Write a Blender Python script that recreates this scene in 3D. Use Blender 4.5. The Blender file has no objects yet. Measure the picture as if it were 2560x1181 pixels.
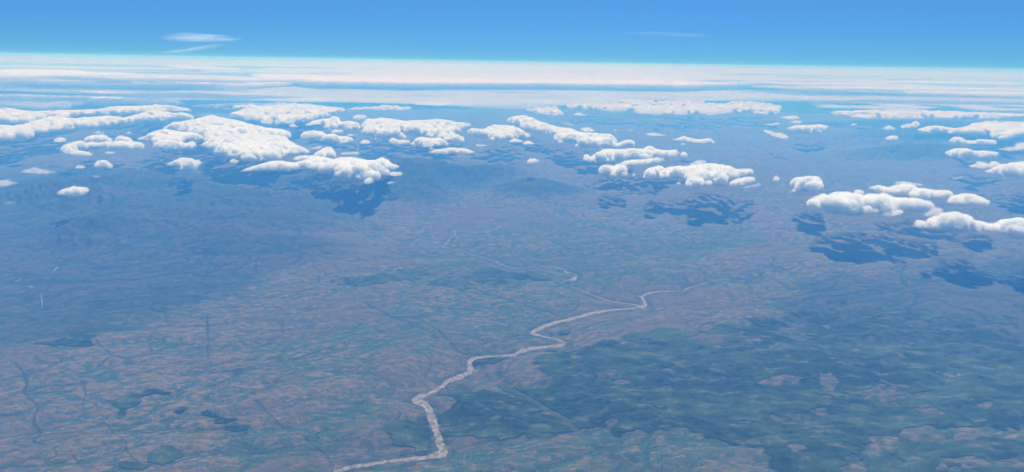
import bpy, math, random
import numpy as np
rad = math.radians
sc = bpy.context.scene
COL = sc.collection

# ---------------------------------------------------------------- camera
H = 9000.0                        # flight height above the plain, metres
FPX = 1971.0                      # focal length in photo pixels (photo 2560 x 1181)
CX, CY = 1280.0, 590.5
PITCH, ROLL = math.atan((CY - 156.0) / FPX), rad(0.9)
fwd = np.array([0, math.cos(PITCH), -math.sin(PITCH)])
r0 = np.array([1.0, 0, 0]); u0 = np.cross(r0, fwd)
rgt = r0 * math.cos(ROLL) + u0 * math.sin(ROLL)
upv = np.cross(rgt, fwd)
cam = bpy.data.cameras.new('camera'); cam_o = bpy.data.objects.new('camera', cam); COL.objects.link(cam_o)
cam.sensor_width = 36.0; cam.lens = 36.0 * FPX / 2560.0
cam.clip_start = 1.0; cam.clip_end = 2.0e6
from mathutils import Matrix
cam_o.matrix_world = Matrix(((rgt[0], upv[0], -fwd[0], 0), (rgt[1], upv[1], -fwd[1], 0), (rgt[2], upv[2], -fwd[2], H), (0, 0, 0, 1)))
sc.camera = cam_o

# ---------------------------------------------------------------- sky, sun, exposure
SUN_EL, SUN_AZ = 58.0, 6.0       # azimuth clockwise from the view direction (+Y)
w = bpy.data.worlds.new('World'); sc.world = w; w.use_nodes = True
nt = w.node_tree; bg = nt.nodes['Background']
sky = nt.nodes.new('ShaderNodeTexSky'); sky.sky_type = 'NISHITA'; sky.sun_disc = False
sky.sun_elevation = rad(SUN_EL); sky.sun_rotation = rad(SUN_AZ)
sky.altitude = 14500.0; sky.air_density = 4.0; sky.dust_density = 0.0; sky.ozone_density = 10.0
tint = nt.nodes.new('ShaderNodeMix'); tint.data_type = 'RGBA'; tint.blend_type = 'MULTIPLY'; tint.inputs[0].default_value = 1.0; tint.inputs[7].default_value = (.78, 1.0, .96, 1)   # clear tropical air
nt.links.new(sky.outputs[0], tint.inputs[6]); nt.links.new(tint.outputs[2], bg.inputs[0]); bg.inputs[1].default_value = 0.084
sl = bpy.data.lights.new('sun', 'SUN'); so = bpy.data.objects.new('sun', sl); COL.objects.link(so)
sl.energy = 5.0; sl.angle = rad(0.53); sl.color = (1.0, 0.99, 0.975)
e, a = rad(SUN_EL), rad(SUN_AZ)
sdir = (math.sin(a) * math.cos(e), math.cos(a) * math.cos(e), math.sin(e))
from mathutils import Vector
so.rotation_euler = Vector(sdir).to_track_quat('Z', 'Y').to_euler()
so.location = (0, 0, H + 3000)
sc.view_settings.view_transform = 'Standard'; sc.view_settings.look = 'None'
sc.view_settings.exposure = 0.16; sc.view_settings.gamma = 1.0
cy = sc.cycles
cy.max_bounces = 32; cy.diffuse_bounces = 3; cy.volume_bounces = 28; cy.transparent_max_bounces = 64
cy.use_denoising = True; cy.denoising_input_passes = 'RGB'; cy.use_adaptive_sampling = False
# ---------------------------------------------------------------- helpers
rng = np.random.default_rng(7)

def ray(px, py):
    px = np.asarray(px, float); py = np.asarray(py, float)
    d = fwd + rgt * ((px - CX) / FPX)[..., None] - upv * ((py - CY) / FPX)[..., None]
    return d

def on_plane(px, py, z):
    """point where the sight line of a photo pixel meets the level z"""
    d = ray(px, py); t = (z - H) / np.minimum(d[..., 2], -1e-4)
    p = d * t[..., None]; p[..., 2] += H
    return p

def _h(ix, iy, iz, s):
    h = (ix.astype(np.uint32) * np.uint32(374761393) + iy.astype(np.uint32) * np.uint32(668265263)
         + iz.astype(np.uint32) * np.uint32(2147483647 - 58) + np.uint32((s * 974634777) & 0xffffffff))
    h = (h ^ (h >> np.uint32(13))) * np.uint32(1274126177)
    h ^= h >> np.uint32(16); h = h * np.uint32(2246822519); h ^= h >> np.uint32(15)
    return h

def vnoise2(x, y, s=0):
    """2-D gradient noise, about -1..1"""
    xi = np.floor(x).astype(np.int64); yi = np.floor(y).astype(np.int64)
    xf = (x - xi).astype(np.float32); yf = (y - yi).astype(np.float32)
    u = xf * xf * xf * (xf * (xf * 6 - 15) + 10); v = yf * yf * yf * (yf * (yf * 6 - 15) + 10)
    def g(dx, dy):
        a = _h(xi + dx, yi + dy, xi * 0 + 11, s).astype(np.float32) * np.float32(2 * math.pi / 4294967296.0)
        return np.cos(a) * (xf - dx) + np.sin(a) * (yf - dy)
    a, b, c, d = g(0, 0), g(1, 0), g(0, 1), g(1, 1)
    return 1.45 * ((a + (b - a) * u) * (1 - v) + (c + (d - c) * u) * v)

def vnoise3(p, s=0):
    i = np.floor(p).astype(np.int64); f = (p - i).astype(np.float32)
    u = f * f * f * (f * (f * 6 - 15) + 10)
    def g(dx, dy, dz):
        h = _h(i[..., 0] + dx, i[..., 1] + dy, i[..., 2] + dz, s)
        gx = (h & np.uint32(1023)).astype(np.float32) / 511.5 - 1
        gy = ((h >> np.uint32(10)) & np.uint32(1023)).astype(np.float32) / 511.5 - 1
        gz = ((h >> np.uint32(20)) & np.uint32(1023)).astype(np.float32) / 511.5 - 1
        return gx * (f[..., 0] - dx) + gy * (f[..., 1] - dy) + gz * (f[..., 2] - dz)
    L = lambda a, b, t: a + (b - a) * t
    x00 = L(g(0, 0, 0), g(1, 0, 0), u[..., 0]); x10 = L(g(0, 1, 0), g(1, 1, 0), u[..., 0])
    x01 = L(g(0, 0, 1), g(1, 0, 1), u[..., 0]); x11 = L(g(0, 1, 1), g(1, 1, 1), u[..., 0])
    return L(L(x00, x10, u[..., 1]), L(x01, x11, u[..., 1]), u[..., 2])

def fbm2(x, y, n=4, s=0, gain=.5):
    o = 0; a = 1.0; t = 0
    for k in range(n):
        o = o + a * vnoise2(x, y, s + k); t += a; a *= gain; x = x * 2.03 + 17.3; y = y * 2.03 - 9.1
    return o / t

def sstep(a, b, x):
    t = np.clip((x - a) / (b - a), 0, 1); return t * t * (3 - 2 * t)

def link(name, me, mat=None, parent=None, smooth=True):
    if mat: me.materials.append(mat)
    if smooth and len(me.polygons): me.polygons.foreach_set('use_smooth', np.ones(len(me.polygons), bool))
    o = bpy.data.objects.new(name, me); COL.objects.link(o)
    if parent: o.parent = parent
    return o

def mesh_np(name, v, f):
    """v: n x 3, f: m x k array of faces"""
    me = bpy.data.meshes.new(name); f = np.asarray(f, np.int32); m, k = f.shape
    me.vertices.add(len(v)); me.vertices.foreach_set('co', np.asarray(v, np.float32).ravel())
    me.loops.add(m * k); me.loops.foreach_set('vertex_index', f.ravel())
    me.polygons.add(m); me.polygons.foreach_set('loop_start', np.arange(0, m * k, k, dtype=np.int32))
    me.update(calc_edges=True)
    return me

def surface_nets(F, org, vox):
    """closed quad mesh of F = 0 (F < 0 inside) on a regular grid"""
    F = F.astype(np.float32); n = np.array(F.shape); ins = F < 0
    c = [ins[i:n[0]-1+i, j:n[1]-1+j, k:n[2]-1+k] for i in (0, 1) for j in (0, 1) for k in (0, 1)]
    cnt = sum(x.astype(np.int8) for x in c); act = (cnt > 0) & (cnt < 8)
    idx = -np.ones(act.shape, np.int64); I = np.argwhere(act); idx[act] = np.arange(len(I))
    acc = np.zeros((len(I), 3), np.float32); num = np.zeros(len(I), np.float32)
    cor = [(i, j, k) for i in (0, 1) for j in (0, 1) for k in (0, 1)]
    for a in range(8):
        for b in range(a + 1, 8):
            df = np.array(cor[b]) - np.array(cor[a])
            if np.abs(df).sum() != 1: continue
            pa = I + cor[a]; pb = I + cor[b]
            fa = F[pa[:, 0], pa[:, 1], pa[:, 2]]; fb = F[pb[:, 0], pb[:, 1], pb[:, 2]]
            x = (fa < 0) != (fb < 0); t = fa / np.where(x, fa - fb, 1)
            pt = np.array(cor[a]) + t[:, None] * df
            acc[x] += pt[x]; num[x] += 1
    V = org + (I + acc / num[:, None]) * vox
    Q = []
    for ax in range(3):
        sl0 = [slice(None)] * 3; sl1 = [slice(None)] * 3; sl0[ax] = slice(0, -1); sl1[ax] = slice(1, None)
        b, c2 = [q for q in range(3) if q != ax]
        A = ins[tuple(sl0)]; B = ins[tuple(sl1)]; E = np.argwhere(A != B)
        ok = (E[:, b] > 0) & (E[:, c2] > 0) & (E[:, b] < n[b] - 1) & (E[:, c2] < n[c2] - 1); E = E[ok]
        s = A[E[:, 0], E[:, 1], E[:, 2]]
        def at(db, dc):
            P = E.copy(); P[:, b] += db; P[:, c2] += dc; return idx[P[:, 0], P[:, 1], P[:, 2]]
        q = np.stack([at(-1, -1), at(0, -1), at(0, 0), at(-1, 0)], 1)
        flip = s if ax != 1 else ~s
        q[~flip] = q[~flip][:, ::-1]; Q.append(q)
    return V, np.concatenate(Q)
# ---------------------------------------------------------------- cumulus
REG = {'A': (0, 230, 3.936), 'B': (640, 230, 3.936), 'C': (1240, 230, 3.657), 'D': (1900, 230, 3.192),
       'U': (0, 0, 2.952), 'V': (850, 0, 2.952), 'W': (1700, 0, 2.952), 'P': (0, 0, 1.0)}
CBASE = 2060.0

def poly_px(spec):
    k, pts = spec; ox, oy, s = REG[k]; v = list(map(float, pts.split()))
    P = np.array(v).reshape(-1, 2) / s; P[:, 0] += ox; P[:, 1] += oy
    return P

def inside_dist(P, q):
    """signed distance of points q to polygon P (positive inside)"""
    a = P; b = np.roll(P, -1, 0); d = b - a
    best = np.full(len(q), 1e9); ins = np.zeros(len(q), bool)
    for i in range(len(P)):
        t = np.clip(((q - a[i]) @ d[i]) / max(d[i] @ d[i], 1e-9), 0, 1)
        best = np.minimum(best, np.hypot(*(q - a[i] - t[:, None] * d[i]).T))
        c = (a[i, 1] > q[:, 1]) != (b[i, 1] > q[:, 1])
        ins ^= c & (q[:, 0] < (b[i, 0] - a[i, 0]) * (q[:, 1] - a[i, 1]) / (d[i, 1] if abs(d[i, 1]) > 1e-9 else 1e-9) + a[i, 0])
    return np.where(ins, best, -best)

def puffs(P, base, rmax, seed):
    """cover a traced outline with balls that rest on the condensation level"""
    g = np.random.default_rng(seed); lo, hi = P.min(0), P.max(0)
    n = int(np.clip((hi - lo).prod() * 1.6, 800, 60000))
    q = g.uniform(lo, hi, (n, 2)); r = inside_dist(P, q)
    k = r > 1.0; q, r = q[k], r[k]
    if not len(q): q = P.mean(0)[None]; r = np.array([2.0])
    dist = np.linalg.norm(on_plane(q[:, 0], q[:, 1], base + 200) - [0, 0, H], axis=1)
    r = np.minimum(r, rmax * FPX / dist * g.uniform(.35, 1.0, len(r)))
    o = np.argsort(-r); q, r = q[o], r[o]
    left = np.ones(len(q), bool); Q, R = [], []
    for i in range(len(q)):
        if not left[i]: continue
        Q.append(q[i]); R.append(r[i])
        left &= np.hypot(q[:, 0] - q[i, 0], (q[:, 1] - q[i, 1]) * 1.35) > .8 * r[i]
        left[i] = False
        if len(Q) > 1600: break
    Q = np.array(Q); R = np.array(R)
    W = on_plane(Q[:, 0], Q[:, 1], base + 200); dist = np.linalg.norm(W - [0, 0, H], axis=1)
    Rw = R * dist / FPX * 1.08
    d = ray(Q[:, 0], Q[:, 1]); zc = base + (.45 + g.uniform(0, .9, len(Rw)) ** 2 * (R > 5)) * Rw
    W = d * ((zc - H) / d[:, 2])[:, None]; W[:, 2] += H
    return W, Rw

def cloud_mesh(specs, base=CBASE, rmax=400.0, seed=1, depth=2.0, res=.82, ragged=False):
    Ws, Rs = [], []
    for j, s in enumerate(specs):
        W, R = puffs(poly_px(s), base, rmax, seed * 31 + j); Ws.append(W); Rs.append(R)
    W = np.concatenate(Ws); R = np.concatenate(Rs)
    D = np.median(np.hypot(W[:, 0], W[:, 1])); vp = D / 788.0 * res
    vox = np.array([vp * .8, vp * 1.6, vp * .7])
    fl = 1.0
    ext = np.stack([R * 1.25, R * depth * 1.25, R * fl * 1.25], 1)
    lo = (W - ext).min(0) - 3 * vox; hi = (W + ext).max(0) + 3 * vox
    lo[2] = max(lo[2], base - 3 * vox[2] - 60)
    n = np.ceil((hi - lo) / vox).astype(int) + 1
    while n.prod() > 8e6:
        vox *= 1.15; n = np.ceil((hi - lo) / vox).astype(int) + 1
    F = np.full(n, 60.0, np.float32)
    ax = [lo[k] + np.arange(n[k]) * vox[k] for k in range(3)]
    rr = np.full(n, 60.0, np.float32)
    for c, r, e in zip(W, R, ext):
        s = []
        for k in range(3):
            a = max(int((c[k] - e[k] * 1.25 - lo[k]) / vox[k]), 0); b = min(int((c[k] + e[k] * 1.25 - lo[k]) / vox[k]) + 2, n[k]); s.append(slice(a, b))
        X = (ax[0][s[0]] - c[0])[:, None, None]; Y = ((ax[1][s[1]] - c[1]) / depth)[None, :, None]; Z = ((ax[2][s[2]] - c[2]) / fl)[None, None, :]
        d = np.sqrt(X * X + Y * Y + Z * Z) - r
        t = tuple(s); m = d < F[t]; rr[t] = np.where(m, r, rr[t]); F[t] = np.minimum(F[t], d)
    near = F < 58
    p = np.stack(np.meshgrid(*ax, indexing='ij'), -1)[near]
    rn = rr[near]
    wq = np.stack([vnoise3(p / 420. + k_ * 31.7 + seed, 40 + k_) for k_ in range(3)], -1) * 190
    flat = np.array([1 / 1.5, 1 / 1.5, 1.0])
    sc_ = lambda L, s: np.abs(vnoise3((p + wq) * flat / L + seed * 7.7, s))
    b = sc_(900., 1) * .58 * 900 + sc_(400., 2) * .40 * 400 + sc_(190., 3) * .50 * 190 + sc_(95., 4) * .60 * 95
    big = np.clip(rn / 300., .16, 1.0)
    lift = .14 + .86 * sstep(60, 420, p[:, 2] - base)      # flat solid bases, billowing tops
    F[near] += ((-1.0 * b + 150) * lift * (1.5 if ragged else 1.0) - 22 + (55 if ragged else 0)) * np.maximum(big, .3 if ragged else .16)
    F[near] += (85 * vnoise3(p / 300. + 3.3, 71) + 70 * vnoise3(p / 140. + 1.9, 72) + 45 * vnoise3(p / 70., 73)) * np.clip(big, .3, 1) + 14     # torn rims
    zb = (base - p[:, 2]) + 40 * vnoise3(p / 300., 9)
    F[near] = np.maximum(F[near], zb)
    core = islands(*surface_nets(F, lo, vox))
    if ragged: return core, []
    fr = .5 * vnoise3(p / 330. + 5.1, 60 + seed) + .35 * vnoise3(p / 150. + 9.7, 61) + .25 * vnoise3(p / 75., 62)   # thin frayed air mixing round the core
    F[near] += -75 - 420 * fr * np.clip(big, .25, 1)
    F[near] = np.maximum(F[near], zb - 60)
    return core, islands(*surface_nets(F, lo, vox))

def islands(V, Q):
    """connected pieces of a mesh, the largest first; specks are dropped"""
    lab = np.arange(len(V))
    while True:
        m = lab[Q].min(1); new = lab.copy()
        for k in range(4): np.minimum.at(new, Q[:, k], m)
        new = new[new]
        if (new == lab).all(): break
        lab = new
    u, cnt = np.unique(lab, return_counts=True); out = []
    for i in np.argsort(-cnt):
        if out and (cnt[i] < 30 or cnt[i] < .004 * cnt.max()): break
        f = Q[lab[Q[:, 0]] == u[i]]; w_ = np.unique(f); r = np.full(len(V), -1); r[w_] = np.arange(len(w_)); out.append((V[w_], r[f]))
    return out
# ---------------------------------------------------------------- the land
REG.update({'E': (0, 800, 2.977), 'F': (850, 500, 2.977), 'G': (850, 800, 2.977), 'K': (1700, 800, 2.977), 'L': (0, 500, 2.977), 'M': (1700, 500, 2.977)})

RIVER = [
 ('river', 'P', '835 1184 7 870 1171 6 940 1159 5 1000 1151 5 1060 1146 6 1088 1141 9 1106 1132 13 1100 1112 12 1092 1082 10 1084 1060 11 1076 1036 12 1066 1016 11 1046 1006 9 1034 1002 6 1050 993 7 1080 982 6 1105 967 6 1117 956 6 1145 945 7 1165 936 6 1177 924 9 1173 911 8 1180 900 7 1200 895 4 1240 891 3 1285 888 4 1302 880 6 1330 873 5 1370 867 4 1395 866 4 1411 861 5 1400 852 3.6 1375 846 2.6 1347 839 3 1329 834 4 1346 824 5.5 1375 811 5.5 1430 798 4.5 1480 784 4 1530 776 3 1570 773 2.6 1600 769 3.6 1613 765 5 1610 755 4 1604 745 4 1612 737 4 1640 731 2.6 1680 729 2 1705 731 1.6 1714 725 3 1730 718 1.6 1762 711 2 1771 705 1.4'),
 ('river', 'P', '1601 768 3 1585 762 2.2 1540 757 2 1510 749 1.9 1475 736 1.7 1440 722 1.5 1418 713 1.2 1402 708 1.5 1420 702 2 1436 698 5 1441 690 2 1430 684 1.2 1415 682 3.4 1412 676 2 1395 670 2 1350 667 1.3 1290 672 1.5 1262 666 2 1240 656 1.8 1215 646 1.3 1190 640 1.3 1160 630 1.2 1130 624 1.1 1107 617 1.5 1118 608 1.9 1125 598 1.5 1140 585 1.9 1133 578 1.5 1142 572 1'),
 ('river', 'P', '104 731 1.2 103 745 1.8 106 757 2.2 103 771 1.2'),
]
SANDBARS = [
 ('P', '134 680 1.5 139 673 3 144 669 2.6 149 667 1'), ('P', '70 715 1.6 76 718 3 81 718 2 79 722 1'),
 ('P', '39 706 1.4 46 702 2.2 55 696 1'), ('M', '738 530 3 742 522 5 748 520 2'), ('M', '785 548 2 796 553 5 806 560 2'),
 ('M', '464 615 4 470 606 6 474 597 2'), ('M', '1700 628 4 1704 615 6 1708 603 3'), ('M', '2185 648 4 2200 642 7 2212 636 3'),
 ('M', '2412 592 3 2421 580 6 2425 572 3'), ('M', '2515 552 3 2530 551 7 2546 549 3'), ('M', '2222 388 3 2231 380 6 2238 372 2'),
 ('M', '2040 310 2 2046 296 4 2043 280 2'),
]
ROADS = [
 ('G', '1110 362 2 1130 400 2.2 1160 450 2.4 1230 490 2.4 1330 545 2.4 1400 583 2.6 1470 625 2.4 1540 670 2.4 1620 710 2.6 1690 750 2.6 1750 818 2.4', 'road'),
 ('G', '2080 1010 2.4 2130 1050 2.4 2180 1085 2.6 2185 1100 2.6 2160 1115 2.6 2150 1140 2.6', 'road'),
 ('G', '1105 266 1.6 1150 250 2 1170 230 2 1175 213 1.6', 'track'), ('G', '1268 192 1.6 1290 170 2 1305 134 1.6', 'track'),
 ('G', '892 455 1.6 886 490 2 890 522 1.6', 'track'),
]
FOREST = [('P', '1110 990 1160 975 1230 985 1290 960 1340 950 1330 905 1400 880 1440 868 1520 868 1570 850 1700 845 1800 835 1900 815 1990 800 2090 770 2200 760 2300 790 2400 800 2600 780 2700 900 2700 1080 2400 1090 2300 1080 2200 1110 2100 1200 1950 1200 1850 1120 1700 1080 1620 1100 1540 1090 1500 1075 1430 1085 1370 1095 1330 1110 1200 1110 1120 1110 1100 1060 1085 1020'),
 ('P', '950 1075 1000 1060 1065 1045 1075 1080 1090 1110 1060 1130 1000 1135 970 1110 955 1095'),
 ('P', '2250 1110 2380 1085 2480 1105 2560 1130 2700 1120 2700 1220 2150 1230 2180 1160'),
 ('E', '800 640 950 610 1090 570 1290 575 1280 595 1130 600 1060 620 1080 650 1010 690 940 740 880 760 850 700 820 670'),
 ('E', '1280 720 1340 695 1450 678 1460 695 1400 720 1310 740'),
 ('E', '1480 710 1550 700 1640 725 1650 750 1700 765 1790 765 1760 790 1680 810 1600 805 1600 770 1500 750'),
 ('E', '1650 830 1720 805 1870 815 1850 835 1700 840'), ('E', '1080 1050 1200 960 1310 1000 1400 1030 1300 1080 1200 1110 1110 1100'),
 ('E', '870 1090 1000 1090 1100 1120 1060 1150 860 1150'), ('E', '240 225 400 190 560 150 640 140 760 150 680 190 730 230 600 240 450 220 300 240'),
 ('F', '0 620 200 600 420 560 600 540 700 570 1000 560 1150 530 1400 560 1500 600 1300 610 1000 640 900 680 780 640 500 620 300 660 100 650'),
 ('G', '960 300 1010 290 1200 285 1290 290 1200 305 1050 340 1010 340'), ('G', '1620 90 1720 80 1800 110 1700 130 1640 120')]
SOIL = [('K', '590 500 690 450 800 455 900 480 860 500 740 520 650 520'), ('K', '1060 440 1110 430 1170 480 1130 550 1070 540 1050 490'),
 ('K', '1180 560 1260 540 1400 540 1500 490 1580 490 1650 540 1740 560 1900 540 1880 570 1700 590 1680 650 1540 660 1450 600 1380 620 1250 600'),
 ('K', '950 710 1080 670 1120 700 1100 760 1000 730'), ('K', '1640 890 1700 840 1870 800 1920 840 1880 870 2180 880 2060 915 1720 930'),
 ('K', '1900 1150 1950 1070 2100 1060 2250 1030 2350 1090 2560 1040 2700 1050 2700 1150'), ('K', '300 1080 520 1000 680 970 600 1060 560 1100 420 1140 330 1140'),
 ('K', '780 980 860 960 920 1010 850 1040'), ('K', '2000 300 2100 280 2140 300 2060 320'), ('K', '2120 640 2170 630 2160 670'), ('K', '2190 670 2300 660 2290 700 2220 700'),
 ('K', '2230 830 2270 835 2260 860'), ('K', '1750 690 1900 690 1950 730 1850 725'),
 ('G', '1560 910 1650 850 1740 840 1860 880 1860 940 1700 950 1560 940'), ('G', '1540 980 1650 960 1830 970 1800 1030 1640 1040'),
 ('G', '1640 1100 1850 1060 2080 1040 1900 1080 1680 1120'), ('G', '1390 980 1500 930 1510 990 1430 1010'), ('G', '690 590 760 580 850 640 820 690 700 710'),
 ('G', '400 960 550 970 540 1000 420 1000'), ('G', '1910 470 1960 410 2030 410 2000 470'), ('G', '2000 480 2100 475 2170 515 2090 520'),
 ('G', '940 430 1080 390 1180 430 1250 470 1050 480'), ('G', '100 830 200 810 300 840 400 1000 200 1050 80 1080 0 1060'), ('G', '2350 520 2450 520 2480 540 2400 545'),
 ('G', '1980 800 2040 780 2060 800 2000 830')]
LINES = [('E', 5.5, '130 375 180 440 210 520 190 570 240 630 290 680 270 740 260 800 310 850 290 900 250 930'), ('E', 3.4, '1545 0 1550 60 1555 180 1548 250 1555 340'),
 ('E', 2.4, '1555 345 1400 370 1200 400 1050 430'), ('E', 2.8, '190 570 330 530 500 510 640 490 800 470'), ('E', 2.6, '740 380 850 320 930 330 1130 285 1110 200 1130 150'),
 ('E', 2.6, '850 320 780 250 700 180'), ('E', 2.8, '230 920 390 880 560 880 650 840 780 800'), ('E', 3.0, '910 920 1100 860 1280 830 1400 790'),
 ('E', 3.2, '780 800 850 870 940 960 940 1000 1010 1080 1100 1120 1300 1100 1500 1040 1620 1020'), ('E', 3.4, '250 930 330 970 400 990 430 1050 540 1050 600 1110 650 1140'), ('E', 3.2, '430 1050 380 1080 250 1070 180 1100'),
 ('E', 2.2, '0 760 130 745 240 700'), ('E', 2.4, '1640 550 1800 560 1830 600 1960 700 2100 830 2280 920 2320 960 2420 1020 2480 1100'),
 ('E', 2.2, '2280 920 2400 880 2560 840'), ('E', 2.0, '1740 420 1900 390 2100 360 2300 300 2500 250'), ('E', 2.2, '630 500 640 600 620 680 650 780'),
 ('F', 4.2, '190 790 300 850 390 900 480 930 580 980 650 1030'), ('F', 3.2, '1060 700 1200 750 1330 790 1450 830 1600 860'), ('F', 2.2, '650 650 850 660 1060 700'),
 ('G', 3.2, '590 0 640 50 800 200 900 260 950 262 980 290'), ('G', 1.8, '270 120 430 180 560 200 700 190'), ('L', 3.2, '1850 440 2100 400 2300 330 2480 250'), ('L', 2.4, '850 420 1200 430 1500 470 1750 480'),
 ('L', 3.0, '0 760 300 820 600 790 900 770 1200 760 1500 720'), ('L', 3.2, '1560 880 1540 940 1545 1042'), ('M', 2.4, '420 590 560 590 640 560 760 530 900 560'), ('M', 2.0, '1100 560 1400 620 1700 640'),
 ('G', 2.4, '820 980 900 960 1050 930 1300 900 1420 880'), ('G', 2.2, '1520 900 1600 870 1700 840'), ('G', 2.0, '1850 950 2000 960 2100 1000')]
GREEN = [('P', '1100 1130 1400 1080 1750 1060 2100 1100 2700 1060 2700 1240 1020 1240'), ('P', '640 900 800 830 1000 780 1200 740 1420 740 1340 840 1150 900 900 930 750 960'), ('P', '1000 640 1300 560 1700 520 1900 600 1600 720 1250 720'), ('P', '560 1100 900 1020 1000 1060 950 1140 600 1181')]
HILLS = [  # photo px centre, half sizes, height in metres
 (560, 560, 300, 55, 520), (230, 605, 180, 30, 380), (860, 470, 220, 45, 600), (1130, 455, 170, 32, 650), (330, 480, 260, 40, 420), (1010, 500, 120, 30, 350),
 (1350, 490, 110, 18, 420), (640, 640, 220, 32, 260), (100, 520, 200, 45, 380), (2300, 350, 180, 14, 700), (2330, 395, 200, 14, 600), (560, 330, 260, 20, 600)]

def polyline(spec_k, s, per=3):
    ox, oy, q = REG[spec_k]; a = np.array(list(map(float, s.split()))).reshape(-1, per)
    a[:, 0] = a[:, 0] / q + ox; a[:, 1] = a[:, 1] / q + oy
    if per == 3: a[:, 2] /= q
    return a

def smooth_line(a, step=2.0):
    """Catmull-Rom through the traced points"""
    P = np.vstack([2 * a[0] - a[1], a, 2 * a[-1] - a[-2]]); out = []
    for i in range(1, len(P) - 2):
        n = max(2, int(np.hypot(*(P[i + 1, :2] - P[i, :2])) / step)); t = np.linspace(0, 1, n, endpoint=False)[:, None]
        p0, p1, p2, p3 = P[i - 1], P[i], P[i + 1], P[i + 2]
        out.append(.5 * (2 * p1 + (p2 - p0) * t + (2 * p0 - 5 * p1 + 4 * p2 - p3) * t ** 2 + (3 * p1 - p0 - 3 * p2 + p3) * t ** 3))
    return np.vstack(out + [a[-1:]])

def line_dist(L, q):
    best = np.full(len(q), 1e9, np.float32)
    for a, b in zip(L[:-1, :2], L[1:, :2]):
        d = b - a; t = np.clip(((q - a) @ d) / max(d @ d, 1e-9), 0, 1)
        best = np.minimum(best, np.hypot(q[:, 0] - a[0] - t * d[0], q[:, 1] - a[1] - t * d[1]))
    return best

def to_px(x, y):
    """photo pixel of a point on the plain"""
    v = np.stack([x, y, np.full_like(x, -H)], -1); z = v @ fwd
    z = np.where(z > 1, z, 1)
    return np.stack([CX + FPX * (v @ rgt) / z, CY - FPX * (v @ upv) / z], -1)

def relief(x, y):
    """valleys are the zero sets of the noise: rounded spurs between sharp gullies"""
    wx = x + 1500 * fbm2(x / 8000, y / 8000, 4, 50); wy = y + 1500 * fbm2(x / 8000 + 40, y / 8000, 4, 60)
    a = rad(22); ux = wx * math.cos(a) + wy * math.sin(a); uy = -wx * math.sin(a) + wy * math.cos(a)
    n1 = np.abs(vnoise2(ux / 9500, uy / 6200, 1)); n2 = np.abs(vnoise2(ux / 4200, uy / 2300, 2)); n3 = np.abs(vnoise2(ux / 1900, uy / 1050, 3))
    n4 = np.abs(vnoise2(ux / 820, uy / 520, 4)); n5 = np.abs(vnoise2(ux / 380, uy / 300, 5))
    h = 170 * n1 ** .8 + 140 * n2 ** .85 + 100 * n3 + 52 * n4 + 20 * n5
    val = np.maximum(.75 * np.exp(-(n1 / .016) ** 2), np.maximum(.75 * np.exp(-(n2 / .032) ** 2), np.maximum(.7 * np.exp(-(n3 / .06) ** 2), .5 * np.exp(-(n4 / .10) ** 2))))
    spur = np.clip(.30 * n2 / .3 + .55 * n3 / .3 + .50 * n4 / .3 + .25 * n5 / .3 - .35, 0, 1.3)
    return h, val, spur

az_in = np.linspace(-rad(39.5), rad(39.5), 1480)
az = np.concatenate([np.linspace(-math.pi, -rad(42), 40), az_in, np.linspace(rad(42), math.pi, 41)[:-1]])
off = np.concatenate([[40000., 9000., 4000., 2400., 1700.], np.r_[np.arange(1480., 41., -1.75), 34., 26., 18.]])
dist = FPX * H / off
AZ, DI = np.meshgrid(az, dist, indexing='ij')
GX = (DI * np.sin(AZ)).ravel(); GY = (DI * np.cos(AZ)).ravel(); NA, ND = AZ.shape
GP = to_px(GX, GY)
inview = (GY > 3000) & (np.abs(GP[:, 0] - 1280) < 1700) & (GP[:, 1] < 1500)
GZ, VAL, SPUR = relief(GX, GY)
wob = fbm2(GX / 1500, GY / 1500, 4, 80)
fine = fbm2(GX / 420, GY / 420, 3, 90)
def poly_mask(polys, amp, soft, cap=1e9):
    m = np.zeros(len(GX), np.float32)
    for s in polys:
        P = poly_px(s); lo = P.min(0) - 25; hi = P.max(0) + 25
        k = np.flatnonzero(inview & (GP > lo).all(1) & (GP < hi).all(1))
        if not len(k): continue
        sc_y = np.array([1.0, 2.2]); d = inside_dist(P * sc_y, GP[k] * sc_y)
        if cap < 1e8: d = np.minimum(d, cap - 52 * (1 - sstep(735, 930, GP[k, 1])) * (GP[k, 0] > 1500))
        d = d + amp * wob[k] + .55 * amp * fine[k]
        m[k] = np.maximum(m[k], sstep(-soft, soft, d))
    return m
M_FOREST = np.maximum(poly_mask(FOREST[:3], 75, 26, 36), np.maximum(poly_mask([s for i, s in enumerate(FOREST) if i > 2 and i != 10], 24, 5), poly_mask([FOREST[10]], 70, 26, 16))); M_SOIL = poly_mask(SOIL, 22, 9)
M_GREEN = poly_mask(GREEN, 90, 60)
M_LINE = np.zeros(len(GX), np.float32)
for k_, wpx, s in LINES:
    L = smooth_line(np.c_[polyline(k_, s, 2), np.zeros(len(s.split()) // 2)], 9)
    lo = L[:, :2].min(0) - 15; hi = L[:, :2].max(0) + 15
    k = np.flatnonzero(inview & (GP > lo).all(1) & (GP < hi).all(1))
    d = line_dist(L, GP[k] + np.c_[4 * fine[k], 2.0 * wob[k]])
    M_LINE[k] = np.maximum(M_LINE[k], np.exp(-(d / (wpx * .62 * (1 + .7 * fine[k]))) ** 2))
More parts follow.
